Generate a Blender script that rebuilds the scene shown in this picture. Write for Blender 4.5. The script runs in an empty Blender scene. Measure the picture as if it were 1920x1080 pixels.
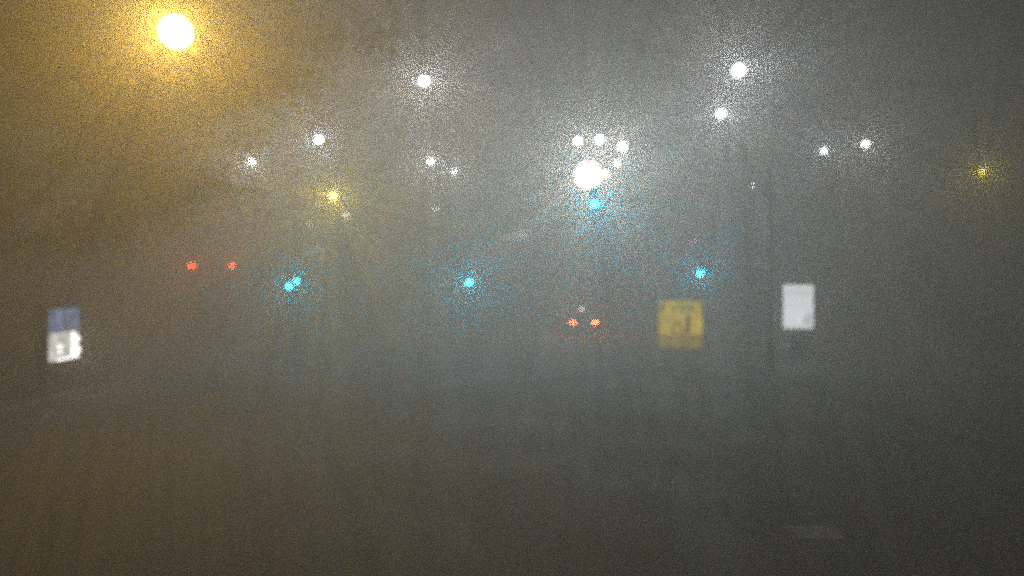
import bpy, math, random
from mathutils import Vector, Matrix

# ------------------------------------------------------------------ camera, world, exposure
sc = bpy.context.scene
COL = sc.collection
F = 1400.0            # focal length in pixels of the 1920 wide photograph
CAMZ = 2.85           # eye height: seat of a coach
cam_d = bpy.data.cameras.new('camera')
cam = bpy.data.objects.new('camera', cam_d)
COL.objects.link(cam)
cam.location = (0, 0, CAMZ)
cam.rotation_euler = (math.radians(90), 0, 0)
cam_d.sensor_width = 36.0
cam_d.lens = 36.0 * F / 1920.0
cam_d.clip_start = 0.05
cam_d.clip_end = 1000.0
cam_d.dof.use_dof = True
cam_d.dof.focus_distance = 1.6
cam_d.dof.aperture_fstop = 1.8
sc.camera = cam

w = bpy.data.worlds.new('World')
sc.world = w
w.use_nodes = True
wn = w.node_tree
for n in list(wn.nodes):
    wn.nodes.remove(n)
wo = wn.nodes.new('ShaderNodeOutputWorld')
wb = wn.nodes.new('ShaderNodeBackground')
wb.inputs['Color'].default_value = (0.60, 0.66, 0.70, 1)     # low overcast lit by the town
wb.inputs['Strength'].default_value = 0.017
wn.links.new(wb.outputs[0], wo.inputs['Surface'])

vs = sc.view_settings
vs.view_transform = 'Standard'
vs.look = 'None'
vs.exposure = 0.0
vs.gamma = 1.0
vs.use_curve_mapping = False

cy = sc.cycles
cy.max_bounces = 8
cy.diffuse_bounces = 2
cy.glossy_bounces = 2
cy.transmission_bounces = 4
cy.transparent_max_bounces = 16
cy.volume_bounces = 2
cy.sample_clamp_direct = 40.0
cy.sample_clamp_indirect = 0.7
cy.use_light_tree = True
cy.caustics_reflective = False
cy.caustics_refractive = False
cy.use_denoising = False
try:
    cy.denoiser = 'OPENIMAGEDENOISE'
except Exception:
    pass

HAZE_DENSITY = 0.058
HAZE_G = 0.63
POWER = 0.10
RND = random.Random(7)


def at(px, py, Y):
    return Vector(((px - 960.0) / F * Y, Y, CAMZ + (540.0 - py) / F * Y))


# ------------------------------------------------------------------ materials
MATS = {}


def principled(name, col, rough=0.6, metal=0.0, noise=0.0, nscale=8.0, bump=0.0, coat=0.0, emit=None, estr=0.0):
    if name in MATS:
        return MATS[name]
    m = bpy.data.materials.new(name)
    m.use_nodes = True
    nt = m.node_tree
    b = nt.nodes['Principled BSDF']
    b.inputs['Roughness'].default_value = rough
    b.inputs['Metallic'].default_value = metal
    b.inputs['Coat Weight'].default_value = coat
    c = (col[0], col[1], col[2], 1)
    b.inputs['Base Color'].default_value = c
    if noise > 0 or bump > 0:
        tc = nt.nodes.new('ShaderNodeTexCoord')
        nz = nt.nodes.new('ShaderNodeTexNoise')
        nz.inputs['Scale'].default_value = nscale
        nz.inputs['Detail'].default_value = 6
        nt.links.new(tc.outputs['Object'], nz.inputs['Vector'])
        if noise > 0:
            mr = nt.nodes.new('ShaderNodeMapRange')
            mr.inputs['From Min'].default_value = 0.3
            mr.inputs['From Max'].default_value = 0.7
            mr.inputs['To Min'].default_value = 1 - noise
            mr.inputs['To Max'].default_value = 1 + noise
            nt.links.new(nz.outputs['Fac'], mr.inputs['Value'])
            mx = nt.nodes.new('ShaderNodeVectorMath')
            mx.operation = 'SCALE'
            mx.inputs[0].default_value = col[:3]
            nt.links.new(mr.outputs['Result'], mx.inputs['Scale'])
            nt.links.new(mx.outputs['Vector'], b.inputs['Base Color'])
        if bump > 0:
            bp = nt.nodes.new('ShaderNodeBump')
            bp.inputs['Strength'].default_value = bump
            bp.inputs['Distance'].default_value = 0.01
            nt.links.new(nz.outputs['Fac'], bp.inputs['Height'])
            nt.links.new(bp.outputs['Normal'], b.inputs['Normal'])
    if emit:
        b.inputs['Emission Color'].default_value = (emit[0], emit[1], emit[2], 1)
        b.inputs['Emission Strength'].default_value = estr
    MATS[name] = m
    return m


def emission(name, col, strength, sample=True):
    m = bpy.data.materials.new(name)
    m.use_nodes = True
    nt = m.node_tree
    for n in list(nt.nodes):
        nt.nodes.remove(n)
    o = nt.nodes.new('ShaderNodeOutputMaterial')
    e = nt.nodes.new('ShaderNodeEmission')
    e.inputs['Color'].default_value = (col[0], col[1], col[2], 1)
    e.inputs['Strength'].default_value = strength
    nt.links.new(e.outputs[0], o.inputs['Surface'])
    m.cycles.emission_sampling = 'FRONT_BACK' if sample else 'NONE'
    return m


def clear_glass(name, col=(1, 1, 1)):
    m = bpy.data.materials.new(name)
    m.use_nodes = True
    nt = m.node_tree
    for n in list(nt.nodes):
        nt.nodes.remove(n)
    o = nt.nodes.new('ShaderNodeOutputMaterial')
    t = nt.nodes.new('ShaderNodeBsdfTransparent')
    t.inputs['Color'].default_value = (col[0], col[1], col[2], 1)
    g = nt.nodes.new('ShaderNodeBsdfGlossy')
    g.inputs['Roughness'].default_value = 0.08
    mx = nt.nodes.new('ShaderNodeMixShader')
    mx.inputs[0].default_value = 0.04
    nt.links.new(t.outputs[0], mx.inputs[1])
    nt.links.new(g.outputs[0], mx.inputs[2])
    nt.links.new(mx.outputs[0], o.inputs['Surface'])
    return m


M_STEEL = principled('painted_steel', (0.32, 0.325, 0.325), 0.7, 0.0, 0.15, 6)
M_HOUS = principled('lantern_housing', (0.22, 0.23, 0.24), 0.45, 0.3)
M_BLACK = principled('signal_black', (0.02, 0.02, 0.022), 0.5)
M_DARK = principled('dark_paint', (0.09, 0.09, 0.09), 0.7, 0.0, 0.2, 3)

M_GLASS = clear_glass('lantern_glass')
M_CONC = principled('pale_concrete', (0.24, 0.234, 0.22), 0.8, 0, 0.2, 5, 0.2)
M_RUBBER = principled('rubber', (0.02, 0.02, 0.02), 0.8)
M_WHITE = principled('white_paint', (0.62, 0.62, 0.60), 0.6, 0, 0.35, 14)
M_WORN = principled('worn_road_paint', (0.46, 0.46, 0.43), 0.7, 0, 0.5, 9)


# ------------------------------------------------------------------ mesh helpers
class MB:
    def __init__(self):
        self.v = []
        self.f = []

    def add(self, vs_, fs_):
        o = len(self.v)
        self.v += [Vector(x) for x in vs_]
        self.f += [tuple(i + o for i in q) for q in fs_]
        return self

    def box(self, c, s, rz=0.0, bev=0.0):
        hx, hy, hz = s[0] / 2, s[1] / 2, s[2] / 2
        b = min(bev, hx * 0.9, hy * 0.9)
        R = Matrix.Rotation(rz, 3, 'Z')
        c = Vector(c)
        if b > 0:
            ring = [(-hx + b, -hy), (hx - b, -hy), (hx, -hy + b), (hx, hy - b), (hx - b, hy), (-hx + b, hy), (-hx, hy - b), (-hx, -hy + b)]
        else:
            ring = [(-hx, -hy), (hx, -hy), (hx, hy), (-hx, hy)]
        n = len(ring)
        vv = [R @ Vector((x, y, -hz)) + c for x, y in ring] + [R @ Vector((x, y, hz)) + c for x, y in ring]
        ff = [tuple(range(n - 1, -1, -1)), tuple(range(n, 2 * n))]
        ff += [(i, (i + 1) % n, n + (i + 1) % n, n + i) for i in range(n)]
        return self.add(vv, ff)

    def tube(self, pts, rad, n=10, cap=True):
        pts = [Vector(p) for p in pts]
        if not isinstance(rad, (list, tuple)):
            rad = [rad] * len(pts)
        vv, ff = [], []
        up = None
        for i, p in enumerate(pts):
            a = pts[max(i - 1, 0)]
            b = pts[min(i + 1, len(pts) - 1)]
            t = (b - a).normalized()
            if up is None:
                up = Vector((0, 0, 1)) if abs(t.z) < 0.9 else Vector((1, 0, 0))
            s = t.cross(up).normalized()
            u = s.cross(t).normalized()
            up = u
            for k in range(n):
                an = 2 * math.pi * k / n
                vv.append(p + (s * math.cos(an) + u * math.sin(an)) * rad[i])
        m = len(pts)
        for i in range(m - 1):
            for k in range(n):
                ff.append((i * n + k, i * n + (k + 1) % n, (i + 1) * n + (k + 1) % n, (i + 1) * n + k))
        if cap:
            ff.append(tuple(range(n - 1, -1, -1)))
            ff.append(tuple((m - 1) * n + k for k in range(n)))
        return self.add(vv, ff)

    def prism(self, outline, y0, y1):
        """outline in x, z; extruded along y"""
        n = len(outline)
        vv = [(x, y0, z) for x, z in outline] + [(x, y1, z) for x, z in outline]
        ff = [tuple(range(n)), tuple(range(2 * n - 1, n - 1, -1))]
        ff += [(i, n + i, n + (i + 1) % n, (i + 1) % n) for i in range(n)]
        return self.add(vv, ff)

    def ball(self, c, r, nu=16, nv=8, sz=1.0, z0=-1.0, z1=1.0):
        vv, ff = [], []
        a0, a1 = math.asin(z0), math.asin(z1)
        for j in range(nv + 1):
            la = a0 + (a1 - a0) * j / nv
            for i in range(nu):
                lo = 2 * math.pi * i / nu
                vv.append((c[0] + r * math.cos(la) * math.cos(lo), c[1] + r * math.cos(la) * math.sin(lo), c[2] + r * sz * math.sin(la)))
        for j in range(nv):
            for i in range(nu):
                ff.append((j * nu + i, j * nu + (i + 1) % nu, (j + 1) * nu + (i + 1) % nu, (j + 1) * nu + i))
        return self.add(vv, ff)

    def build(self, name, mat, parent=None, smooth=False, loc=None):
        me = bpy.data.meshes.new(name)
        me.from_pydata([tuple(v) for v in self.v], [], self.f)
        me.update()
        if smooth:
            for p in me.polygons:
                p.use_smooth = True
        if mat:
            me.materials.append(mat)
        o = bpy.data.objects.new(name, me)
        COL.objects.link(o)
        if parent:
            o.parent = parent
        if loc is not None:
            o.location = loc
        return o


def tag(o, label=None, cat=None, group=None, kind=None):
    if label:
        o['label'] = label
    if cat:
        o['category'] = cat
    if group:
        o['group'] = group
    if kind:
        o['kind'] = kind
    return o


def empty(name, loc, rz=0.0):
    o = bpy.data.objects.new(name, None)
    COL.objects.link(o)
    o.location = loc
    o.rotation_euler = (0, 0, rz)
    o.empty_display_size = 0.3
    return o


# ------------------------------------------------------------------ lamp light with added starburst spokes and a camera-facing lobe
SPOKE_FREQ = 22.0
CORE_LEVEL = 3.0
LOBE_POW = 6.0
LOBE = 1.3


def lamp_light(parent, loc, power, col, radius, spokes=0.0, freq=None, seed=0.0, bowl=True, level=1.0, lobe=0.0, wide=1.0, up_share=0.03):
    freq = freq or SPOKE_FREQ
    loc = Vector(loc)
    Yd = parent.location.y + loc.y
    if bowl:      # the shining bowl itself
        b = bpy.data.lights.new('bowl_light', 'POINT')
        b.energy = level * CORE_LEVEL * 4 * math.pi ** 2 * radius ** 2 * math.exp(HAZE_DENSITY * Yd)
        b.color = [c + (1 - c) * (0.25 if col[2] < 0.08 else 0.6) for c in col]      # the bowl burns out towards white
        b.shadow_soft_size = radius
        bo = bpy.data.objects.new('bowl_light', b)
        COL.objects.link(bo)
        bo.parent = parent
        bo.location = loc
        bo.visible_camera = True
    if power <= 0:
        return None
    l = bpy.data.lights.new('lamp_light', 'POINT')
    l.energy = power * POWER * math.exp((HAZE_DENSITY - 0.046) * Yd) * (0.046 / HAZE_DENSITY)
    l.color = col
    l.shadow_soft_size = 0.03
    o = bpy.data.objects.new('lamp_light', l)
    COL.objects.link(o)
    o.parent = parent
    o.location = loc + Vector((0, -min(radius * 0.9, 0.28), 0))
    # turned to the camera, so lobe and spokes face the view
    wp = Vector(parent.location) + Vector(o.location)
    o.rotation_euler = (Vector((0, 0, 2.5)) - wp).to_track_quat('Z', 'Y').to_euler()
    if spokes > 0 or lobe > 0:
        l.use_nodes = True
        nt = l.node_tree
        em = [n for n in nt.nodes if n.type == 'EMISSION'][0]
        tc = nt.nodes.new('ShaderNodeTexCoord')
        flat = nt.nodes.new('ShaderNodeVectorMath')
        flat.operation = 'MULTIPLY'
        flat.inputs[1].default_value = (1, 1, 0)
        nt.links.new(tc.outputs['Normal'], flat.inputs[0])
        nr = nt.nodes.new('ShaderNodeVectorMath')
        nr.operation = 'NORMALIZE'
        nt.links.new(flat.outputs[0], nr.inputs[0])
        ad = nt.nodes.new('ShaderNodeVectorMath')
        ad.operation = 'ADD'
        ad.inputs[1].default_value = (seed * 3.1, seed * 1.7, seed)
        nt.links.new(nr.outputs[0], ad.inputs[0])
        nz = nt.nodes.new('ShaderNodeTexNoise')
        nz.inputs['Scale'].default_value = freq
        nz.inputs['Detail'].default_value = 1.0
        nt.links.new(ad.outputs[0], nz.inputs['Vector'])
        mr = nt.nodes.new('ShaderNodeMapRange')
        mr.inputs['From Min'].default_value = 0.36
        mr.inputs['From Max'].default_value = 0.64
        mr.inputs['To Min'].default_value = 1.0 - spokes
        mr.inputs['To Max'].default_value = 1.0 + spokes
        nt.links.new(nz.outputs['Fac'], mr.inputs['Value'])
        # added lobe towards the camera, strengthens the halo against the ambient glow
        sx = nt.nodes.new('ShaderNodeSeparateXYZ')
        nt.links.new(tc.outputs['Normal'], sx.inputs[0])
        mxx = nt.nodes.new('ShaderNodeMath')
        mxx.operation = 'MAXIMUM'
        mxx.inputs[1].default_value = 0.0
        nt.links.new(sx.outputs['Z'], mxx.inputs[0])
        pw_ = nt.nodes.new('ShaderNodeMath')
        pw_.operation = 'POWER'
        pw_.inputs[1].default_value = LOBE_POW
        nt.links.new(mxx.outputs[0], pw_.inputs[0])
        ma = nt.nodes.new('ShaderNodeMath')
        ma.operation = 'MULTIPLY_ADD'
        ma.inputs[1].default_value = lobe
        ma.inputs[2].default_value = wide
        nt.links.new(pw_.outputs[0], ma.inputs[0])
        # upward light cut down here to darken the upper fog
        upl = o.rotation_euler.to_matrix().transposed() @ Vector((0, 0, 1))
        dt = nt.nodes.new('ShaderNodeVectorMath')
        dt.operation = 'DOT_PRODUCT'
        dt.inputs[1].default_value = upl
        nt.links.new(tc.outputs['Normal'], dt.inputs[0])
        dn = nt.nodes.new('ShaderNodeMapRange')
        dn.interpolation_type = 'SMOOTHSTEP'
        dn.inputs['From Min'].default_value = -0.25
        dn.inputs['From Max'].default_value = 0.5
        dn.inputs['To Min'].default_value = wide
        dn.inputs['To Max'].default_value = wide * up_share
        nt.links.new(dt.outputs['Value'], dn.inputs['Value'])
        nt.links.new(dn.outputs['Result'], ma.inputs[2])
        ml_ = nt.nodes.new('ShaderNodeMath')
        ml_.operation = 'MULTIPLY'
        nt.links.new(ma.outputs[0], ml_.inputs[0])
        nt.links.new(mr.outputs['Result'], ml_.inputs[1])
        nt.links.new(ml_.outputs[0], em.inputs['Strength'])
    return o


# ------------------------------------------------------------------ ground, road, islands
def ground_mat(name, base, rough0, rough1, scale, patch):
    m = bpy.data.materials.new(name)
    m.use_nodes = True
    nt = m.node_tree
    b = nt.nodes['Principled BSDF']
    tc = nt.nodes.new('ShaderNodeTexCoord')
    n1 = nt.nodes.new('ShaderNodeTexNoise')
    n1.inputs['Scale'].default_value = scale
    n1.inputs['Detail'].default_value = 8
    n2 = nt.nodes.new('ShaderNodeTexNoise')
    n2.inputs['Scale'].default_value = 0.35
    n2.inputs['Detail'].default_value = 5
    nt.links.new(tc.outputs['Object'], n1.inputs['Vector'])
    nt.links.new(tc.outputs['Object'], n2.inputs['Vector'])
    mx = nt.nodes.new('ShaderNodeMix')
    mx.data_type = 'RGBA'
    mx.inputs['A'].default_value = (base[0] * (1 - patch), base[1] * (1 - patch), base[2] * (1 - patch), 1)
    mx.inputs['B'].default_value = (base[0] * (1 + patch), base[1] * (1 + patch), base[2] * (1 + patch), 1)
    nt.links.new(n2.outputs['Fac'], mx.inputs['Factor'])
    nt.links.new(mx.outputs['Result'], b.inputs['Base Color'])
    mr = nt.nodes.new('ShaderNodeMapRange')
    mr.inputs['From Min'].default_value = 0.35
    mr.inputs['From Max'].default_value = 0.65
    mr.inputs['To Min'].default_value = rough0
    mr.inputs['To Max'].default_value = rough1
    nt.links.new(n2.outputs['Fac'], mr.inputs['Value'])
    nt.links.new(mr.outputs['Result'], b.inputs['Roughness'])
    bp = nt.nodes.new('ShaderNodeBump')
    bp.inputs['Strength'].default_value = 0.5
    bp.inputs['Distance'].default_value = 0.02
    nt.links.new(n1.outputs['Fac'], bp.inputs['Height'])
    nt.links.new(bp.outputs['Normal'], b.inputs['Normal'])
    return m


M_ASPH = ground_mat('damp_asphalt', (0.22, 0.21, 0.195), 0.6, 0.85, 40, 0.25)
M_PAVE = ground_mat('pavement_concrete', (0.225, 0.215, 0.20), 0.6, 0.85, 25, 0.25)


def sheet(name, x0, x1, y0, y1, z, mat, kind='structure'):
    return tag(MB().add([(x0, y0, z), (x1, y0, z), (x1, y1, z), (x0, y1, z)], [(0, 1, 2, 3)]).build(name, mat), kind=kind)


sheet('road', -140, 140, -60, 200, 0.0, M_ASPH)


def raised(name, x0, x1, y0, y1, h=0.07):
    o = tag(MB().box(((x0 + x1) / 2, (y0 + y1) / 2, h / 2 - 0.05), (x1 - x0, y1 - y0, h + 0.1), 0, 0).build(name, M_PAVE), kind='structure')
    return o


raised('pavement', -60, -11.78, -20, 34.5)
raised('pavement', 9.0 - 0.45, 60, -20, 36.5)
raised('traffic_island', -11.0, -9.5, 31.5, 39.0, 0.03)
raised('traffic_island', -3.6, -1.4, 28.0, 52.0, 0.03)


M_LITKERB = principled('kerb_light_pool', (0.48, 0.47, 0.45), 0.7, 0, 0.2, 5, 0.2)  # left kerb coloured paler to stand in for the pool of light


def kerb_run(x, y0, y1, mat, parent_name='kerb'):
    e = empty(parent_name, (x, y0, 0))
    n = int((y1 - y0) / 1.0)
    me = None
    for i in range(n):
        if me is None:
            o = MB().box((0, 0.5, 0.03), (0.16, 0.985, 0.13), 0, 0.03).build('kerb_stone', mat, e)
            me = o
        else:
            o = me.copy()
            COL.objects.link(o)
            o.parent = e
        o.location = (0, i * 1.0, 0)
    tag(e, kind='structure')
    return e


kerb_run(-11.7, 6, 34, M_LITKERB)
kerb_run(8.47, 4, 36, M_CONC)


def marking(name, x0, x1, y0, y1, label=None):
    o = MB().add([(x0, y0, 0.005), (x1, y0, 0.005), (x1, y1, 0.005), (x0, y1, 0.005)], [(0, 1, 2, 3)]).build(name, M_WORN)
    tag(o, kind='structure')
    return o


marking('road_marking', 3.25, 3.80, 8.45, 8.95)
marking('road_marking', 2.6, 4.6, 27.9, 28.3)
for k in range(6):
    marking('road_marking', 2.8 + k * 1.0, 3.3 + k * 1.0, 55.0, 59.0)


# ------------------------------------------------------------------ street lamps
LED = (0.93, 0.96, 0.99)
LEDB = (0.68, 0.84, 1.0)
LEDW = (1.0, 0.97, 0.92)
WARM = (1.0, 0.88, 0.66)
SOD = (1.0, 0.62, 0.11)
YEL = (1.0, 0.80, 0.06)


def lantern(parent, p, side, power, col, radius, spokes, seed, level=1.0, wide=1.6):
    """flat road lantern whose bowl hangs from the outer end; p is local"""
    h = MB()
    L, W = 0.62, 0.26
    # housing: tapered shell going from the bowl back along the arm
    prof = [(-0.06, 0.10), (0.02, 0.13), (0.30, 0.14), (0.62, 0.085), (0.62, 0.03), (0.25, 0.03), (0.0, 0.075)]
    pr = [(side * a, b) for a, b in prof]
    h.prism(pr, -W / 2, W / 2)
    ho = h.build('housing', M_HOUS, parent, False, (p[0], p[1], p[2] + radius * 0.9))
    bowl = MB().ball((0, 0, 0), radius * 1.18, 14, 8, 0.9).build('lamp_glass', M_GLASS, parent, True, p)
    lamp_light(parent, p, power, col, radius, spokes, None, seed, True, level, LOBE * min(2.5, max(1.0, parent.location.y / 27.0)), wide)


def street_lamp(px, py, Y, power, col, label, reach=1.2, side=1, radius=0.085, spokes=0.65, extra=(), name='street_lamp', level=1.0, wide=1.4, group='street lamps glowing in the fog', cat='street lamp'):
    p = at(px, py, Y)
    bx = p.x + side * reach
    e = empty(name, (bx, Y + 0.25, 0))
    zt = p.z
    # base plate and tapering post
    MB().tube([(0, 0, 0.0), (0, 0, 1.1), (0, 0, 1.2), (0, 0, zt * 0.6), (0, 0, zt - 0.55)], [0.10, 0.10, 0.075, 0.06, 0.045], 10).build('post', M_STEEL, e, True)
    MB().box((0, -0.085, 0.62), (0.11, 0.05, 0.38), 0, 0.01).build('service_door', M_HOUS, e)
    # curved bracket arm
    pts = []
    for i in range(9):
        t = i / 8.0
        pts.append((-side * (reach - 0.55) * (1 - math.cos(t * math.pi / 2)), -0.25 * t, zt - 0.55 + 0.62 * math.sin(t * math.pi / 2)))
    MB().tube(pts, [0.045 - 0.012 * i / 8 for i in range(9)], 8).build('bracket_arm', M_STEEL, e, True)
    lantern(e, (-side * reach, -0.25, zt), side, power, col, radius, spokes, px * 0.013, level, wide)
    for (qx, qy, qy_depth, qp, qc) in extra:
        q = at(qx, qy, qy_depth)
        lantern(e, (q.x - bx, q.y - (Y + 0.25), q.z), side, qp, qc, radius, spokes, qx * 0.017)
        MB().tube([(-side * (reach - 0.55), -0.25, zt + 0.07), (q.x - bx + side * 0.5, q.y - (Y + 0.25), q.z + 0.12)], 0.03, 8).build('bracket_arm', M_STEEL, e, True)
    tag(e, label, cat, group)
    return e


# sodium lamp: big opal globe hung from a span wire between two tall poles
def globe_lamp(px, py, Y, r, power, col, label, half=13.0):
    p = at(px, py, Y)
    e = empty('hanging_globe_lamp', (p.x, Y, p.z))
    xl, xr = -half - p.x, half - p.x
    top = r + 0.55
    wl = MB()
    for xe in (xl, xr):
        pts_ = []
        for i in range(13):
            t = i / 12.0
            pts_.append((xe * t, 0, top + 1.1 * t * t))
        wl.tube(pts_, 0.006, 6)
    wl.build('span_wire', M_HOUS, e)
    MB().tube([(0, 0, r + 0.08), (0, 0, top + 0.02)], 0.015, 8).build('hanger', M_HOUS, e, True)
    MB().ball((0, 0, 0), 0.11, 12, 5, 0.7, 0.0, 1.0).build('cap', M_HOUS, e, True, (0, 0, r * 0.98))
    MB().ball((0, 0, 0), r * 1.04, 24, 14).build('lamp_glass', M_GLASS, e, True)
    lamp_light(e, (0, 0, 0), power, col, r, 0.25, 42.0, 4.7, True, 1.0, 0.3, 1.0, 0.4)
    tag(e, label, 'street lamp', 'street lamps glowing in the fog')


def hung_lamps(lamps, half, label, name='hanging_street_lamp', spokes=0.65):
    """one or more bowl lanterns on a span wire across the street"""
    px, py, Y = lamps[0][:3]
    p = at(px, py, Y)
    e = empty(name, (p.x, Y, p.z))
    wz = 0.35
    wl = MB()
    for xe in (-half - p.x, half - p.x):
        wl.tube([(xe * i / 12.0, 0, wz + 1.0 * (i / 12.0) ** 2) for i in range(13)], 0.007, 6)
    wl.build('span_wire', M_HOUS, e)
    for (qx, qy, qY, pw, col, r) in lamps:
        q = at(qx, qy, qY)
        d = q - p
        wzq = wz + 0.25 * abs(d.x) / half
        MB().tube([(d.x, d.y, d.z + r + 0.03), (d.x, 0, wzq)], 0.010, 6).build('hanger', M_HOUS, e, True)
        MB().ball((0, 0, 0), 0.06, 10, 4, 0.9, 0.0, 1.0).build('cap', M_HOUS, e, True, (d.x, d.y, d.z + r))
        MB().ball((0, 0, 0), r * 1.15, 14, 9).build('lamp_glass', M_GLASS, e, True, d)
        lamp_light(e, d, pw, col, r, spokes, None, qx * 0.017, True, (0.38 if r > 0.6 else 1.0), LOBE, 2.3)
    tag(e, label, 'street lamp', 'street lamps glowing in the fog')


CORE = 0.42      # share of the glaring disc that is the lamp bowl itself


def rad(core_px, Y):
    return core_px * CORE / F * Y


globe_lamp(330, 60, 14.0, 0.30, 6500, SOD, 'large amber globe lamp hanging at the upper left, biggest and nearest of all')

S = street_lamp
hung_lamps([(795, 152, 26, 1000, LED, rad(20, 26))], 20, 'bright white hanging lamp, highest of the lamps left of centre')
S(598, 262, 37, 1700, LEDB, 'bluish white street lamp above the yellow lamp, left of the picture centre', 1.2, -1, rad(17, 37))
S(472, 303, 44, 1600, LED, 'small white street lamp farthest left of the white ones, above the red lorry lights', 1.2, -1, rad(12, 44))
S(808, 302, 44, 1300, LED, 'left and brighter lamp of the two small white street lamps left of centre', 1.2, 1, rad(12, 44))
S(850, 322, 48, 900, LED, 'right and lower lamp of the two small white street lamps left of centre', 1.0, 1, rad(9, 48))
S(816, 391, 70, 0, LED, 'tiny distant white street lamp low above the middle green signal', 1.4, 1, rad(6, 70))
S(625, 367, 58, 7000, YEL, 'yellow street lamp left of centre with a wide yellow halo', 1.3, -1, rad(15, 58))
S(648, 404, 72, 0, LEDW, 'pale dim street lamp just below and right of the yellow one', 1.3, -1, rad(13, 72), 0.0, level=0.13)
S(1385, 132, 25, 1350, LED, 'brightest white street lamp, at the upper right', 1.15, 1, rad(27, 25))
S(1352, 213, 31, 1100, LED, 'white street lamp directly below the brightest one at the upper right', 1.2, 1, rad(18, 31))
S(1545, 283, 40, 1000, LEDB, 'blue white street lamp, left of the pair at the right', 1.2, 1, rad(12, 40), wide=0.6)
S(1623, 270, 38, 1100, LEDW, 'neutral white street lamp, right of the pair at the right', 1.2, 1, rad(14, 38), wide=0.6)
S(1842, 322, 46, 2100, YEL, 'small dull yellow street lamp alone at the far right', 1.2, 1, rad(8, 46), level=0.6, wide=0.5)
S(1411, 347, 58, 0, LED, 'tiny white street lamp right of the signal mast', 1.2, 1, rad(6, 58))
S(1658, 338, 60, 0, (0.8, 1.0, 0.8), 'faint greenish lamp under the right pair of lamps', 1.2, 1, rad(6, 60), 0.0, level=0.06)
hung_lamps([(1124, 262, 38, 1150, LED, rad(17, 38)), (1083, 265, 38.1, 1150, LED, rad(16, 38)), (1167, 275, 38.2, 1250, LED, rad(19, 38))], 29,
           'three white lanterns in a row on one wire over the road', 'triple_hanging_lamp')
S(1157, 306, 46, 300, LED, 'small white street lamp tucked below the row of three', 3.2, 1, rad(11, 46))
hung_lamps([(1103, 328, 47, 7000, WARM, rad(60, 47)), (1136, 326, 47.2, 0, WARM, rad(14, 47))], 35,
           'very bright warm white floodlamp above the overhead green signal', 'hanging_floodlamp', 0.4)


# ------------------------------------------------------------------ traffic signals
GREEN = (0.0, 0.62, 0.95)
M_GLENS = emission('green_signal_lens', (0.04, 0.72, 0.95), 80.0)
M_RLENS_OFF = principled('red_lens_unlit', (0.10, 0.01, 0.01), 0.2)
M_ALENS_OFF = principled('amber_lens_unlit', (0.12, 0.05, 0.01), 0.2)
M_RLENS_ON = emission('red_signal_lens', (1.0, 0.10, 0.05), 90.0)


def disc_dome(r, depth, n=20, rings=3):
    """dome bulging toward -y"""
    mb = MB()
    vv = [(0, -depth, 0)]
    ff = []
    for j in range(1, rings + 1):
        t = j / rings
        for k in range(n):
            a = 2 * math.pi * k / n
            vv.append((r * t * math.cos(a), -depth * (1 - t * t), r * t * math.sin(a)))
    for k in range(n):
        ff.append((0, 1 + k, 1 + (k + 1) % n))
    for j in range(rings - 1):
        for k in range(n):
            a, b = 1 + j * n + k, 1 + j * n + (k + 1) % n
            ff.append((a, a + n, b + n, b))
    return mb.add(vv, ff)


def visor(r, length, n=14):
    mb = MB()
    vv, ff = [], []
    for k in range(n + 1):
        a = math.radians(-10) + math.radians(200) * k / n
        fl = length * (0.35 + 0.65 * max(0.0, math.sin(a)))
        for rr in (r, r + 0.006):
            vv.append((rr * math.cos(a), 0, rr * math.sin(a)))
            vv.append((rr * math.cos(a), -fl, rr * math.sin(a)))
    for k in range(n):
        i, j = 4 * k, 4 * k + 4
        ff += [(i, i + 1, j + 1, j), (i + 2, j + 2, j + 3, i + 3), (i + 1, i + 3, j + 3, j + 1), (i, j, j + 2, i + 2)]
    return mb.add(vv, ff)


def signal_head(parent, g, power, lit='green', r=0.10, seed=0.0, spokes=0.35):
    """g: local position of the lit lens centre"""
    pitch = r * 2 + 0.08
    order = ['green', 'amber', 'red']
    gi = order.index(lit)
    h = MB()
    zc = g[2] + pitch * (1 - gi)
    h.box((0, 0.10, 0), (r * 2 + 0.10, 0.18, pitch * 3 + 0.02), 0, 0.03)
    head = h.build('signal_head', M_BLACK, parent, False, (g[0], g[1], zc))
    for i, c in enumerate(order):
        z = (i - 1) * pitch
        mat = {'green': M_GLENS if lit == 'green' else M_RLENS_OFF, 'amber': M_ALENS_OFF, 'red': M_RLENS_ON if lit == 'red' else M_RLENS_OFF}[c]
        disc_dome(r, 0.03).build(c + '_lens', mat, head, True, (0, 0.005, z))
        visor(r + 0.008, 0.10).build('visor', M_BLACK, head, True, (0, 0.008, z))
    col = GREEN if lit == 'green' else (1.0, 0.12, 0.06)
    lamp_light(parent, (g[0], g[1] - 0.12, g[2] - 0.0), power, col, r * 0.7, spokes, None, seed, False, 1.0, 3.6, 0.0)
    return head


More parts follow.
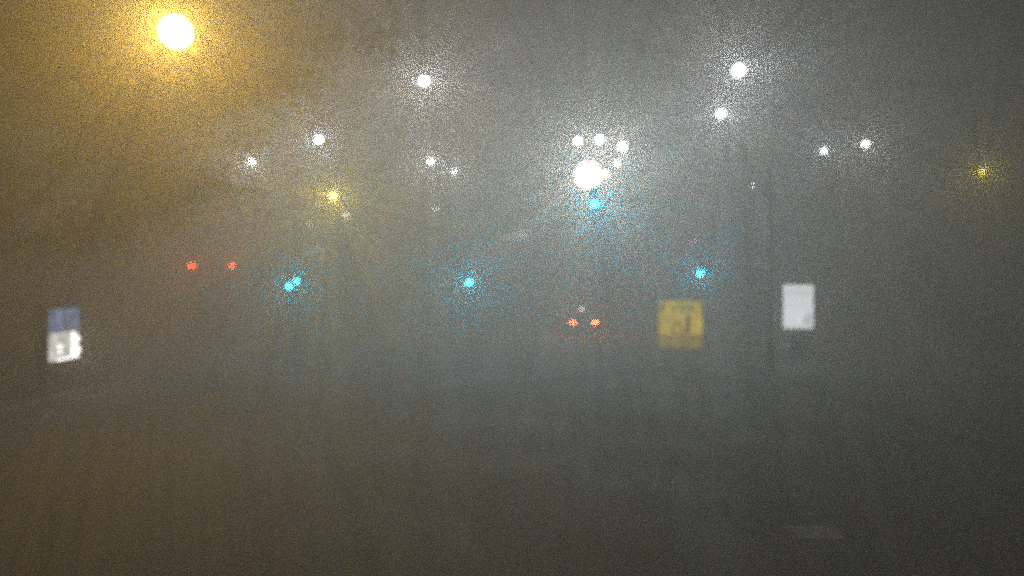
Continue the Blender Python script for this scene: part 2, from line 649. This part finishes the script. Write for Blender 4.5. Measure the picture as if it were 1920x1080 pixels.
# mast with overhead signal and a low repeater
o1 = at(1115, 382, 34)
o2 = at(1313, 513, 34)
mx_ = at(1326, 513, 34.25).x
mast = empty('signal_mast', (mx_, 34.25, 0))
arm_z = o1.z + 0.15
pts = [(0, 0, 0.12), (0, 0, 1.0), (0, 0, 3.0), (0, 0, arm_z - 1.3)]
radii = [0.13, 0.12, 0.10, 0.085]
for i in range(1, 9):
    a = math.pi / 2 * i / 8
    pts.append((-1.0 * (1 - math.cos(a)), 0, arm_z - 1.3 + 1.1 * math.sin(a)))
    radii.append(0.083 - 0.002 * i)
pts += [(-2.6, 0, arm_z + 0.02), (o1.x - mx_ - 0.25, 0, arm_z + 0.12)]
radii += [0.06, 0.045]
MB().tube(pts, radii, 12).build('mast_arm', principled('pale_galvanised', (0.78, 0.79, 0.78), 0.55, 0.2), mast, True)
signal_head(mast, (o1.x - mx_, -0.25, o1.z), 2600, 'green', 0.12, 3.3)
signal_head(mast, (o2.x - mx_, -0.25, o2.z), 700, 'green', 0.10, 5.1)
MB().box((o2.x - mx_ + 0.1, -0.06, o2.z + 0.2), (0.35, 0.05, 0.05)).build('bracket', M_BLACK, mast)
tag(mast, 'curved signal mast with a green light overhead and another low on its post', 'traffic signal', 'traffic signals showing green')


def signal_post(px, py, Y, power, label, rlab=0.10, seed=0.0):
    p = at(px, py, Y)
    e = empty('traffic_signal', (p.x, Y + 0.25, 0))
    MB().tube([(0, 0, 0.1), (0, 0, p.z + 0.75)], 0.055, 10).build('post', M_STEEL, e, True)
    signal_head(e, (0, -0.25, p.z), power, 'green', rlab, seed)
    tag(e, label, 'traffic signal', 'traffic signals showing green')


signal_post(880, 530, 34, 1200, 'green signal on the median post, alone in the middle of the picture', 0.11, 1.7)
signal_post(542, 537, 34, 600, 'left and lower one of the two green signals standing close together', 0.10, 2.2)
signal_post(556, 527, 36, 450, 'right and higher one of the two green signals standing close together', 0.10, 2.9)

# far red pair on a slim mast
rp = at(1300, 453, 60)
e = empty('red_signal', (rp.x + 0.5, 60.3, 0))
MB().tube([(0, 0, 0), (0, 0, rp.z + 0.3)], 0.07, 8).build('post', M_STEEL, e, True)
MB().box((-0.5, -0.15, rp.z + 0.05), (0.72, 0.16, 0.34), 0, 0.03).build('signal_head', M_BLACK, e)
for s in (-1, 1):
    disc_dome(0.055, 0.03).build('red_lens', M_RLENS_ON, e, True, (-0.5 + s * 0.16, -0.235, rp.z))
tag(e, 'tiny distant double red signal above the low green light on the mast', 'traffic signal')


# ------------------------------------------------------------------ poster materials
def poster_nodes(name):
    m = bpy.data.materials.new(name)
    m.use_nodes = True
    nt = m.node_tree
    for n in list(nt.nodes):
        nt.nodes.remove(n)
    return m, nt


def panel_emit(name, col, strength, noise=0.2, scale=3.0):
    m, nt = poster_nodes(name)
    o = nt.nodes.new('ShaderNodeOutputMaterial')
    e = nt.nodes.new('ShaderNodeEmission')
    e.inputs['Color'].default_value = (col[0], col[1], col[2], 1)
    tc = nt.nodes.new('ShaderNodeTexCoord')
    nz = nt.nodes.new('ShaderNodeTexNoise')
    nz.inputs['Scale'].default_value = scale
    nz.inputs['Detail'].default_value = 3
    nt.links.new(tc.outputs['Object'], nz.inputs['Vector'])
    mr = nt.nodes.new('ShaderNodeMapRange')
    mr.inputs['From Min'].default_value = 0.3
    mr.inputs['From Max'].default_value = 0.7
    mr.inputs['To Min'].default_value = strength * (1 - noise)
    mr.inputs['To Max'].default_value = strength * (1 + noise)
    nt.links.new(nz.outputs['Fac'], mr.inputs['Value'])
    nt.links.new(mr.outputs['Result'], e.inputs['Strength'])
    nt.links.new(e.outputs[0], o.inputs['Surface'])
    return m


# ------------------------------------------------------------------ right advertising panel
def rounded_rect(wd, ht, r, n=5):
    out = []
    for cx, cz, a0 in ((wd / 2 - r, ht / 2 - r, 0), (-wd / 2 + r, ht / 2 - r, 90), (-wd / 2 + r, -ht / 2 + r, 180), (wd / 2 - r, -ht / 2 + r, 270)):
        for i in range(n + 1):
            a = math.radians(a0 + 90 * i / n)
            out.append((cx + r * math.cos(a), cz + r * math.sin(a)))
    return out


c = at(1497, 575, 29)
e = empty('advertising_panel', (c.x, 29.1, 0.12), math.radians(-2))
MB().box((0, 0, 0.45), (0.5, 0.16, 0.92), 0, 0.03).build('plinth', M_DARK, e)
MB().prism(rounded_rect(1.34, 1.90, 0.10), -0.09, 0.09).build('frame', M_DARK, e, False, (0, 0, c.z - 0.12))
poster = MB().prism(rounded_rect(1.16, 1.70, 0.06), -0.012, 0).build('lit_poster', panel_emit('poster_white', (0.90, 0.94, 0.96), 3.0, 0.05, 1.5), e, False, (0, -0.092, c.z - 0.12))
zz = lambda py: (575 - py) / F * 29
xx = lambda px: (px - 1497) / F * 29
MB().prism([(xx(1507), zz(610)), (xx(1522), zz(610)), (xx(1522), zz(588)), (xx(1512), zz(588)), (xx(1507), zz(596))], -0.006, 0).build('poster_figure', panel_emit('poster_grey', (0.84, 0.84, 0.87), 2.35, 0.05), poster, False, (0, -0.013, 0))
MB().tube([(xx(1499), -0.004, zz(609)), (xx(1498.5), -0.004, zz(599)), (xx(1501), -0.004, zz(591)), (xx(1506), -0.004, zz(587))], [0.05, 0.06, 0.055, 0.03], 8).build('poster_stroke', panel_emit('poster_bright', (0.95, 0.95, 1.0), 3.4, 0.05), poster, True, (0, -0.016, 0))
MB().prism([(xx(1473), zz(557)), (xx(1521), zz(557)), (xx(1521), zz(541)), (xx(1473), zz(541))], -0.005, 0).build('poster_heading', panel_emit('poster_head', (0.86, 0.91, 0.92), 2.75, 0.06), poster, False, (0, -0.013, 0))
tag(e, 'upright white backlit advertising panel with rounded corners on the right pavement', 'advertising panel')

# ------------------------------------------------------------------ left display case (faces the road)
e = empty('display_case', (-11.95, 19.2, 0.12), math.radians(6.5))
# local: y runs along the road (0..1.75), x=+ toward the road
ty = 1.75
MB().box((-0.12, ty / 2, 0.40), (0.30, ty + 0.1, 0.80), 0, 0.02).build('cabinet', M_DARK, e)
MB().box((-0.12, ty / 2, 2.235), (0.36, ty + 0.14, 0.07), 0, 0.02).build('roof_panel', M_DARK, e)
for yy in (-0.03, ty + 0.03):
    MB().box((-0.12, yy, 1.5), (0.30, 0.06, 1.40)).build('side_post', M_DARK, e)
MB().box((-0.20, ty / 2, 1.50), (0.06, ty - 0.01, 1.40)).build('back_panel', M_DARK, e)
MB().box((-0.02, ty / 2, 1.88), (0.06, ty - 0.04, 0.58), 0, 0).build('blue_header', panel_emit('header_blue', (0.34, 0.48, 0.84), 0.85, 0.6, 2.5), e)
MB().box((-0.03, ty / 2, 1.17), (0.05, ty - 0.04, 0.74), 0, 0).build('white_window', panel_emit('window_white', (0.85, 0.84, 0.80), 1.9, 0.45, 3.5), e)
M_GLOBE = emission('white_globe', (1.0, 0.98, 0.95), 6.0)
for yy, z, r in ((1.45, 1.32, 0.13), (1.45, 1.02, 0.15), (0.62, 1.18, 0.06), (0.60, 1.02, 0.05), (1.35, 1.50, 0.04)):
    MB().ball((0, 0, 0), r, 14, 8).build('globe', M_GLOBE, e, True, (0.02, yy, z))
MB().box((0.01, 1.1, 0.83), (0.05, 1.2, 0.05)).build('light_strip', emission('strip', (1.0, 0.98, 0.94), 6.0), e)
tag(e, 'lit roadside display case with blue top and bright white lower half at far left', 'display case')

pp = at(180, 735, 20.6)
e = empty('bollard_post', (-11.42, 20.5, 0.0))
MB().tube([(0, 0, 0), (0, 0, 1.05)], 0.045, 10).build('post', M_DARK, e, True)
MB().ball((0, 0, 1.05), 0.055, 12, 5, 1.0, 0.0, 1.0).build('cap', M_DARK, e, True)
tag(e, 'slim dark post by the kerb below the lit display case', 'post')

# ------------------------------------------------------------------ yellow roadworks sign
c = at(1277, 610, 26)
e = empty('roadworks_sign', (c.x, 26.1, 0))
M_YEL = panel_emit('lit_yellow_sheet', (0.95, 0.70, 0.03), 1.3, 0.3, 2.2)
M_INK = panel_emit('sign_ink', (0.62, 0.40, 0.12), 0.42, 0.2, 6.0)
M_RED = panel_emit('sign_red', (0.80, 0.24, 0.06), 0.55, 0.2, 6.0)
zb = (628 - 610) / F * 26            # self-lit sheet ends here; the fade to dark is painted as a dimmer sheet
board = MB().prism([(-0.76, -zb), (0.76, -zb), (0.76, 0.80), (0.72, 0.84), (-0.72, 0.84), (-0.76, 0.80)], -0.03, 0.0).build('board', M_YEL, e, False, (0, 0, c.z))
MB().prism([(-0.76, -0.82), (0.76, -0.82), (0.76, -zb - 0.02), (-0.76, -zb - 0.02)], -0.025, 0.0).build('board_fade', panel_emit('yellow_sheet_fade', (0.85, 0.64, 0.08), 0.62, 0.35, 3), e, False, (0, 0, c.z))
M_MID = principled('grey_steel', (0.34, 0.34, 0.33), 0.7)
MB().prism(rounded_rect(1.58, 1.74, 0.08), 0.002, 0.05).build('frame', M_MID, e, False, (0, 0, c.z))
for s_ in (-0.55, 0.55):
    MB().tube([(s_, 0.09, 0.03), (s_, 0.09, c.z + 0.6)], 0.03, 8).build('leg', M_MID, e, True)
    MB().box((s_, 0.09, 0.06), (0.28, 0.9, 0.10), 0, 0.03).build('foot', M_MID, e)
zx = lambda px: (px - 1277) / F * 26
zy = lambda py: (610 - py) / F * 26


def strokes(mb, segs, th):
    for (x0, y0, x1, y1) in segs:
        a, b = Vector((zx(x0), zy(y0))), Vector((zx(x1), zy(y1)))
        d = (b - a).normalized()
        n_ = Vector((-d.y, d.x)) * th / 2
        o_ = [a - n_, b - n_, b + n_, a + n_]
        mb.prism([(q.x, q.y) for q in o_], -0.006, 0)
    return mb


strokes(MB(), [(1239, 586, 1239, 572), (1239, 572, 1248, 572), (1248, 572, 1248, 580), (1248, 580, 1239, 580)], 0.07).build('mark', M_INK, board, False, (0, -0.033, 0))
strokes(MB(), [(1258, 573, 1264, 584), (1264, 584, 1270, 573)], 0.05).build('mark', M_INK, board, False, (0, -0.033, 0))
strokes(MB(), [(1279, 572, 1279, 584), (1279, 584, 1287, 584), (1287, 584, 1287, 572), (1287, 572, 1279, 572)], 0.06).build('mark', M_INK, board, False, (0, -0.033, 0))
strokes(MB(), [(1294, 586, 1294, 571), (1294, 571, 1301, 578), (1301, 578, 1301, 586)], 0.07).build('mark', M_INK, board, False, (0, -0.033, 0))
strokes(MB(), [(1291, 590, 1291, 626)], 0.17).build('mark', M_INK, board, False, (0, -0.033, 0))
strokes(MB(), [(1259, 624, 1271, 603), (1271, 603, 1283, 624), (1283, 624, 1259, 624)], 0.075).build('warning_triangle', M_RED, board, False, (0, -0.042, 0))
tag(e, 'large square yellow roadworks sign with a red triangle standing on the road', 'road sign')


# ------------------------------------------------------------------ taxi ahead
def make_car(loc):
    e = empty('taxi_car', loc)
    paint = principled('car_paint', (0.10, 0.105, 0.11), 0.35, 0.3, 0, 1, 0, 0.6)
    glass = principled('car_glass', (0.01, 0.012, 0.014), 0.08)
    L, W = 4.4, 1.76
    # body as stacked cross sections from the rear (y=0) to the bonnet (y=L)
    secs = [  # y, half width, z low, z shoulder
        (0.00, 0.74, 0.42, 0.92), (0.12, 0.84, 0.30, 0.98), (0.7, 0.88, 0.24, 1.0), (2.2, 0.88, 0.22, 0.98),
        (3.2, 0.87, 0.24, 0.94), (4.1, 0.80, 0.28, 0.80), (4.4, 0.66, 0.38, 0.66)]
    vv, ff = [], []
    for y, hw, z0, z1 in secs:
        zm = (z0 + z1) / 2
        vv += [(-hw * 0.9, y, z0), (hw * 0.9, y, z0), (hw, y, zm), (hw * 0.94, y, z1), (-hw * 0.94, y, z1), (-hw, y, zm)]
    n = 6
    for i in range(len(secs) - 1):
        for k in range(n):
            ff.append((i * n + k, (i + 1) * n + k, (i + 1) * n + (k + 1) % n, i * n + (k + 1) % n))
    ff.append(tuple(range(n)))
    ff.append(tuple((len(secs) - 1) * n + k for k in range(n - 1, -1, -1)))
    MB().add(vv, ff).build('body', paint, e, True)
    cab = [(0.10, 0.76, 0.99), (0.55, 0.64, 1.42), (1.2, 0.62, 1.49), (2.2, 0.62, 1.47), (3.1, 0.74, 0.97)]
    vv, ff = [], []
    for y, hw, z in cab:
        vv += [(-hw, y, z), (hw, y, z)]
    base = [(-0.80, 0.10, 0.95), (0.80, 0.10, 0.95), (0.80, 3.1, 0.93), (-0.80, 3.1, 0.93)]
    ff += [(2 * i, 2 * i + 1, 2 * i + 3, 2 * i + 2) for i in range(4)]
    b0 = len(vv)
    vv += base
    ff += [(0, 2, 4, 6, 8, b0 + 3, b0), (1, b0 + 1, b0 + 2, 9, 7, 5, 3), (0, b0, b0 + 1, 1), (8, 9, b0 + 2, b0 + 3)]
    MB().add(vv, ff).build('cabin', paint, e)
    MB().add([(-0.66, 0.155, 1.06), (0.66, 0.155, 1.06), (0.57, 0.50, 1.385), (-0.57, 0.50, 1.385)], [(0, 1, 2, 3)]).build('rear_window', glass, e, False, (0, -0.018, 0.01))
    for s in (-1, 1):
        MB().add([(s * 0.785, 0.6, 1.02), (s * 0.785, 2.75, 1.0), (s * 0.65, 2.2, 1.40), (s * 0.665, 0.75, 1.40)], [(0, 1, 2, 3)]).build('side_window', glass, e, False, (s * 0.012, 0, 0))
        for yy in (0.80, 3.45):
            wh = MB().tube([(s * 0.70, yy, 0.32), (s * 0.89, yy, 0.32)], 0.32, 18).build('wheel', M_RUBBER, e, True)
            MB().tube([(s * 0.885, yy, 0.32), (s * 0.90, yy, 0.32)], 0.20, 14).build('rim', M_STEEL, wh, True)
        MB().box((s * 0.96, 2.55, 1.02), (0.18, 0.10, 0.13), 0, 0.03).build('side_mirror', paint, e)
    ml = emission('tail_lamp_lit_left', (1.0, 0.13, 0.04), 300.0)
    mr_ = emission('tail_lamp_lit_right', (1.0, 0.17, 0.05), 300.0)
    MB().box((-0.655, 0.03, 0.81), (0.30, 0.10, 0.11), 0, 0.02).build('tail_light', ml, e)
    MB().box((0.655, 0.03, 0.81), (0.30, 0.10, 0.12), 0, 0.02).build('tail_light', mr_, e)
    MB().box((0, -0.012, 0.68), (0.50, 0.02, 0.11)).build('number_plate', principled('plate', (0.6, 0.6, 0.6), 0.5), e)
    MB().box((0, -0.03, 0.47), (1.40, 0.14, 0.16), 0, 0.04).build('rear_bumper', M_DARK, e)
    MB().box((0.0, 1.5, 1.585), (0.24, 0.12, 0.10), 0, 0.03).build('roof_sign', emission('roof_sign_lit', (1.0, 0.98, 0.92), 14.0), e)
    tag(e, 'car seen from behind with lit tail lights and a white roof light', 'car')
    return e


p = at(1095, 605, 44)
make_car((p.x, 44.0, 0))


# ------------------------------------------------------------------ box lorry on the left
def make_lorry(loc, zl, sep):
    e = empty('box_lorry', loc)
    shell = principled('lorry_box', (0.12, 0.115, 0.11), 0.6, 0, 0.2, 2)
    H, W, L = 4.15, 2.5, 7.5
    MB().box((0, L / 2, (1.05 + H) / 2), (W, L, H - 1.05), 0, 0.04).build('cargo_box', shell, e)
    for s in (-1, 1):
        d = MB().box((s * W * 0.245, -0.028, 2.55), (W * 0.47, 0.05, 2.85), 0, 0.01).build('rear_door', shell, e)
        MB().tube([(s * 0.22, -0.075, 1.2), (s * 0.22, -0.075, 3.95)], 0.02, 6).build('lock_bar', M_STEEL, d, True)
    MB().box((0, L / 2 + 1.0, 0.86), (0.9, L + 2.0, 0.22)).build('chassis', M_DARK, e)
    MB().box((0, L + 1.15, 1.75), (2.4, 2.0, 2.2), 0, 0.2).build('cab', shell, e)
    for s in (-1, 1):
        for yy in (1.2, 2.3, L + 1.2):
            wh = MB().tube([(s * 0.85, yy, 0.5), (s * 1.22, yy, 0.5)], 0.5, 18).build('wheel', M_RUBBER, e, True)
            MB().tube([(s * 1.215, yy, 0.5), (s * 1.235, yy, 0.5)], 0.27, 12).build('rim', M_STEEL, wh, True)
        MB().box((s * 0.95, -0.02, 0.92), (0.36, 0.05, 0.13)).build('tail_light', principled('unlit_red', (0.2, 0.015, 0.012), 0.3), e)
    MB().box((0, -0.06, 0.55), (2.3, 0.10, 0.12)).build('under_run_bar', M_STEEL, e)
    mrk = emission('marker_red', (1.0, 0.04, 0.012), 420.0)
    for x, r in ((-sep / 2 - 0.03, 0.075), (-sep / 2 + 0.19, 0.05), (sep / 2, 0.08)):
        disc_dome(r, 0.05).build('marker_light', mrk, e, True, (x, -0.06, zl))
    tag(e, 'tall box lorry at the left with two red lights at its top corners', 'lorry')


p = at(396.5, 497, 40)
make_lorry((p.x, 40.06, 0), p.z - 0.05, 77 / F * 40)

# ------------------------------------------------------------------ barrier right of the taxi
for i, px in enumerate((1148, 1190)):
    p = at(px, 607, 46)
    e = empty('crowd_barrier', (p.x, 46 + i * 0.3, 0))
    MB().tube([(-0.55, 0, 0.15), (-0.55, 0, 1.05), (-0.5, 0, 1.1), (0.5, 0, 1.1), (0.55, 0, 1.05), (0.55, 0, 0.15)], 0.025, 8).build('frame', M_WHITE, e, True)
    MB().tube([(-0.55, 0, 0.3), (0.55, 0, 0.3)], 0.02, 6).build('rail', M_WHITE, e, True)
    for k in range(9):
        MB().tube([(-0.44 + k * 0.11, 0, 0.3), (-0.44 + k * 0.11, 0, 1.1)], 0.01, 6).build('bar', M_WHITE, e)
    for s in (-0.45, 0.45):
        MB().box((s, 0, 0.05), (0.06, 0.6, 0.1)).build('foot', M_STEEL, e)
    tag(e, ('pale crowd barrier just right of the car' if i == 0 else 'pale crowd barrier between the car and the yellow sign'), 'barrier', 'barriers beside the car')


# ------------------------------------------------------------------ thinning autumn tree reaching over from the left pavement
def leaf_mat():
    m = bpy.data.materials.new('autumn_leaf')
    m.use_nodes = True
    nt = m.node_tree
    for q in list(nt.nodes):
        nt.nodes.remove(q)
    o = nt.nodes.new('ShaderNodeOutputMaterial')
    a = nt.nodes.new('ShaderNodeBsdfDiffuse')
    b = nt.nodes.new('ShaderNodeBsdfTranslucent')
    tc = nt.nodes.new('ShaderNodeTexCoord')
    nz = nt.nodes.new('ShaderNodeTexNoise')
    nz.inputs['Scale'].default_value = 1.7
    nt.links.new(tc.outputs['Object'], nz.inputs['Vector'])
    mx = nt.nodes.new('ShaderNodeMix')
    mx.data_type = 'RGBA'
    mx.inputs['A'].default_value = (0.10, 0.055, 0.02, 1)
    mx.inputs['B'].default_value = (0.42, 0.26, 0.08, 1)
    nt.links.new(nz.outputs['Fac'], mx.inputs['Factor'])
    for q in (a, b):
        nt.links.new(mx.outputs['Result'], q.inputs['Color'])
    ms = nt.nodes.new('ShaderNodeMixShader')
    nt.links.new(a.outputs[0], ms.inputs[1])
    nt.links.new(b.outputs[0], ms.inputs[2])
    nt.links.new(ms.outputs[0], o.inputs['Surface'])
    return m


def street_tree(x, y, height, lean, reach, nleaf, seed, label):
    rg = random.Random(seed)
    e = empty('street_tree', (x, y, 0.02))
    bark = principled('bark', (0.11, 0.09, 0.07), 0.9, 0, 0.3, 9, 0.4)
    top = Vector((lean, 0.4, height * 0.62))
    MB().tube([(0, 0, 0), (0.02, 0, height * 0.2), (lean * 0.35, 0.1, height * 0.42), top], [0.20, 0.16, 0.13, 0.08], 10).build('trunk', bark, e, True)
    limbs, twigs, tips = MB(), MB(), []
    for k in range(26):
        t = rg.uniform(0.45, 1.0)
        a = Vector((lean * t * t, 0.3 * t, height * 0.62 * t))
        an = rg.uniform(0, 2 * math.pi)
        ln = reach * rg.uniform(0.6, 1.0)
        d = Vector((math.cos(an) + 0.35, math.sin(an) * 0.8, rg.uniform(0.15, 0.8))).normalized()
        b = a + d * ln * 0.5 + Vector((0, 0, rg.uniform(-0.2, 0.5)))
        c_ = a + d * ln + Vector((rg.uniform(-0.4, 0.4), rg.uniform(-0.4, 0.4), rg.uniform(-0.6, 0.5)))
        limbs.tube([a, b, c_], [0.045, 0.028, 0.010], 6)
        for j in range(16):
            q = a.lerp(b, rg.uniform(0.4, 1)) if rg.random() < 0.35 else b.lerp(c_, rg.random())
            dd = (d + Vector((rg.uniform(-1, 1), rg.uniform(-1, 1), rg.uniform(-0.8, 0.8)))).normalized()
            l2 = rg.uniform(0.5, 1.5)
            r_ = q + dd * l2 + Vector((0, 0, -0.15 * l2))
            twigs.tube([q, q.lerp(r_, 0.5) + Vector((0, 0, 0.06)), r_], [0.009, 0.006, 0.003], 4)
            tips.append((q, r_))
    tag(limbs.build('limbs', bark, e, True), kind='stuff')
    tag(twigs.build('twigs', bark, e), kind='stuff')
    lv = MB()
    for i in range(nleaf):
        q, r_ = rg.choice(tips)
        p_ = q.lerp(r_, rg.uniform(0.1, 1.05)) + Vector((rg.gauss(0, 0.26), rg.gauss(0, 0.26), rg.gauss(0, 0.26)))
        n_ = Vector((rg.gauss(0, 1), rg.gauss(0, 1), rg.gauss(0, 1))).normalized()
        u_ = n_.orthogonal().normalized()
        u_ = (Matrix.Rotation(rg.uniform(0, 6.28), 3, n_) @ u_)
        v_ = n_.cross(u_)
        sz = rg.uniform(0.04, 0.085)
        lv.add([p_ - u_ * sz, p_ + v_ * sz * 0.6 + n_ * sz * 0.15, p_ + u_ * sz, p_ - v_ * sz * 0.6 + n_ * sz * 0.15], [(0, 1, 2), (0, 2, 3)])
    cr = lv.build('crown', leaf_mat(), e)
    tag(cr, kind='stuff')
    tag(e, label, 'tree')


street_tree(-13.2, 17.5, 12.5, 4.4, 6.6, 26000, 5, 'thinning autumn tree at upper left, its twigs lit amber by the globe lamp')


# ------------------------------------------------------------------ buildings lost in the fog
def building(x0, x1, y, depth, h, label, wins, wall):
    e = empty('building', ((x0 + x1) / 2, y, 0))
    W = x1 - x0
    MB().box((0, depth / 2, h / 2), (W, depth, h)).build('wall', wall, e)
    MB().box((0, depth / 2, h + 0.2), (W + 0.4, depth + 0.4, 0.4)).build('roof', M_CONC, e)
    for (px, py, ww, hh, col, st) in wins:
        q = at(px, py, y)
        f = MB().box((0, 0, 0), (ww + 0.16, 0.10, hh + 0.16)).build('window', M_DARK, e, False, (q.x - (x0 + x1) / 2, -0.05, q.z))
        MB().box((0, 0, 0), (ww, 0.02, hh)).build('pane', emission('lit_pane', col, st), f, False, (0, -0.062, 0))
    tag(e, label, 'building')


M_WALL = principled('rendered_wall', (0.22, 0.20, 0.18), 0.8, 0, 0.2, 0.6)
building(-26, -17.3, 64, 8, 9.2, 'building lost in the fog behind the left signals, a few lit windows',
         [(585, 473, 0.5, 0.5, (1, 0.9, 0.6), 3), (596, 466, 0.5, 0.5, (1, 0.9, 0.6), 4), (606, 469, 0.4, 0.4, (1, 0.85, 0.5), 3), (603, 484, 0.45, 0.6, (1, 0.9, 0.7), 3), (580, 420, 0.25, 0.25, (1, 0.95, 0.7), 22)], M_WALL)
building(-6, 9, 84, 10, 11.2, 'building lost in the fog at the end of the road with a pale lit strip',
         [(948, 445, 1.2, 0.7, (1, 0.92, 0.8), 5), (966, 444, 0.8, 0.6, (1, 0.96, 0.9), 5), (982, 441, 1.3, 0.8, (1, 0.98, 0.98), 12)], M_WALL)

# ------------------------------------------------------------------ haze
hz = MB().box((0, 45, 7.2), (260, 230, 16.6)).build('haze', None)
hm = bpy.data.materials.new('fog')
hm.use_nodes = True
nt = hm.node_tree
for n in list(nt.nodes):
    nt.nodes.remove(n)
ho = nt.nodes.new('ShaderNodeOutputMaterial')
pv = nt.nodes.new('ShaderNodeVolumePrincipled')
pv.inputs['Color'].default_value = (0.94, 0.93, 0.915, 1)
pv.inputs['Density'].default_value = HAZE_DENSITY
pv.inputs['Anisotropy'].default_value = HAZE_G
nt.links.new(pv.outputs[0], ho.inputs['Volume'])
hz.data.materials.append(hm)
tag(hz, 'thick night fog filling the whole street', 'fog', None, 'stuff')
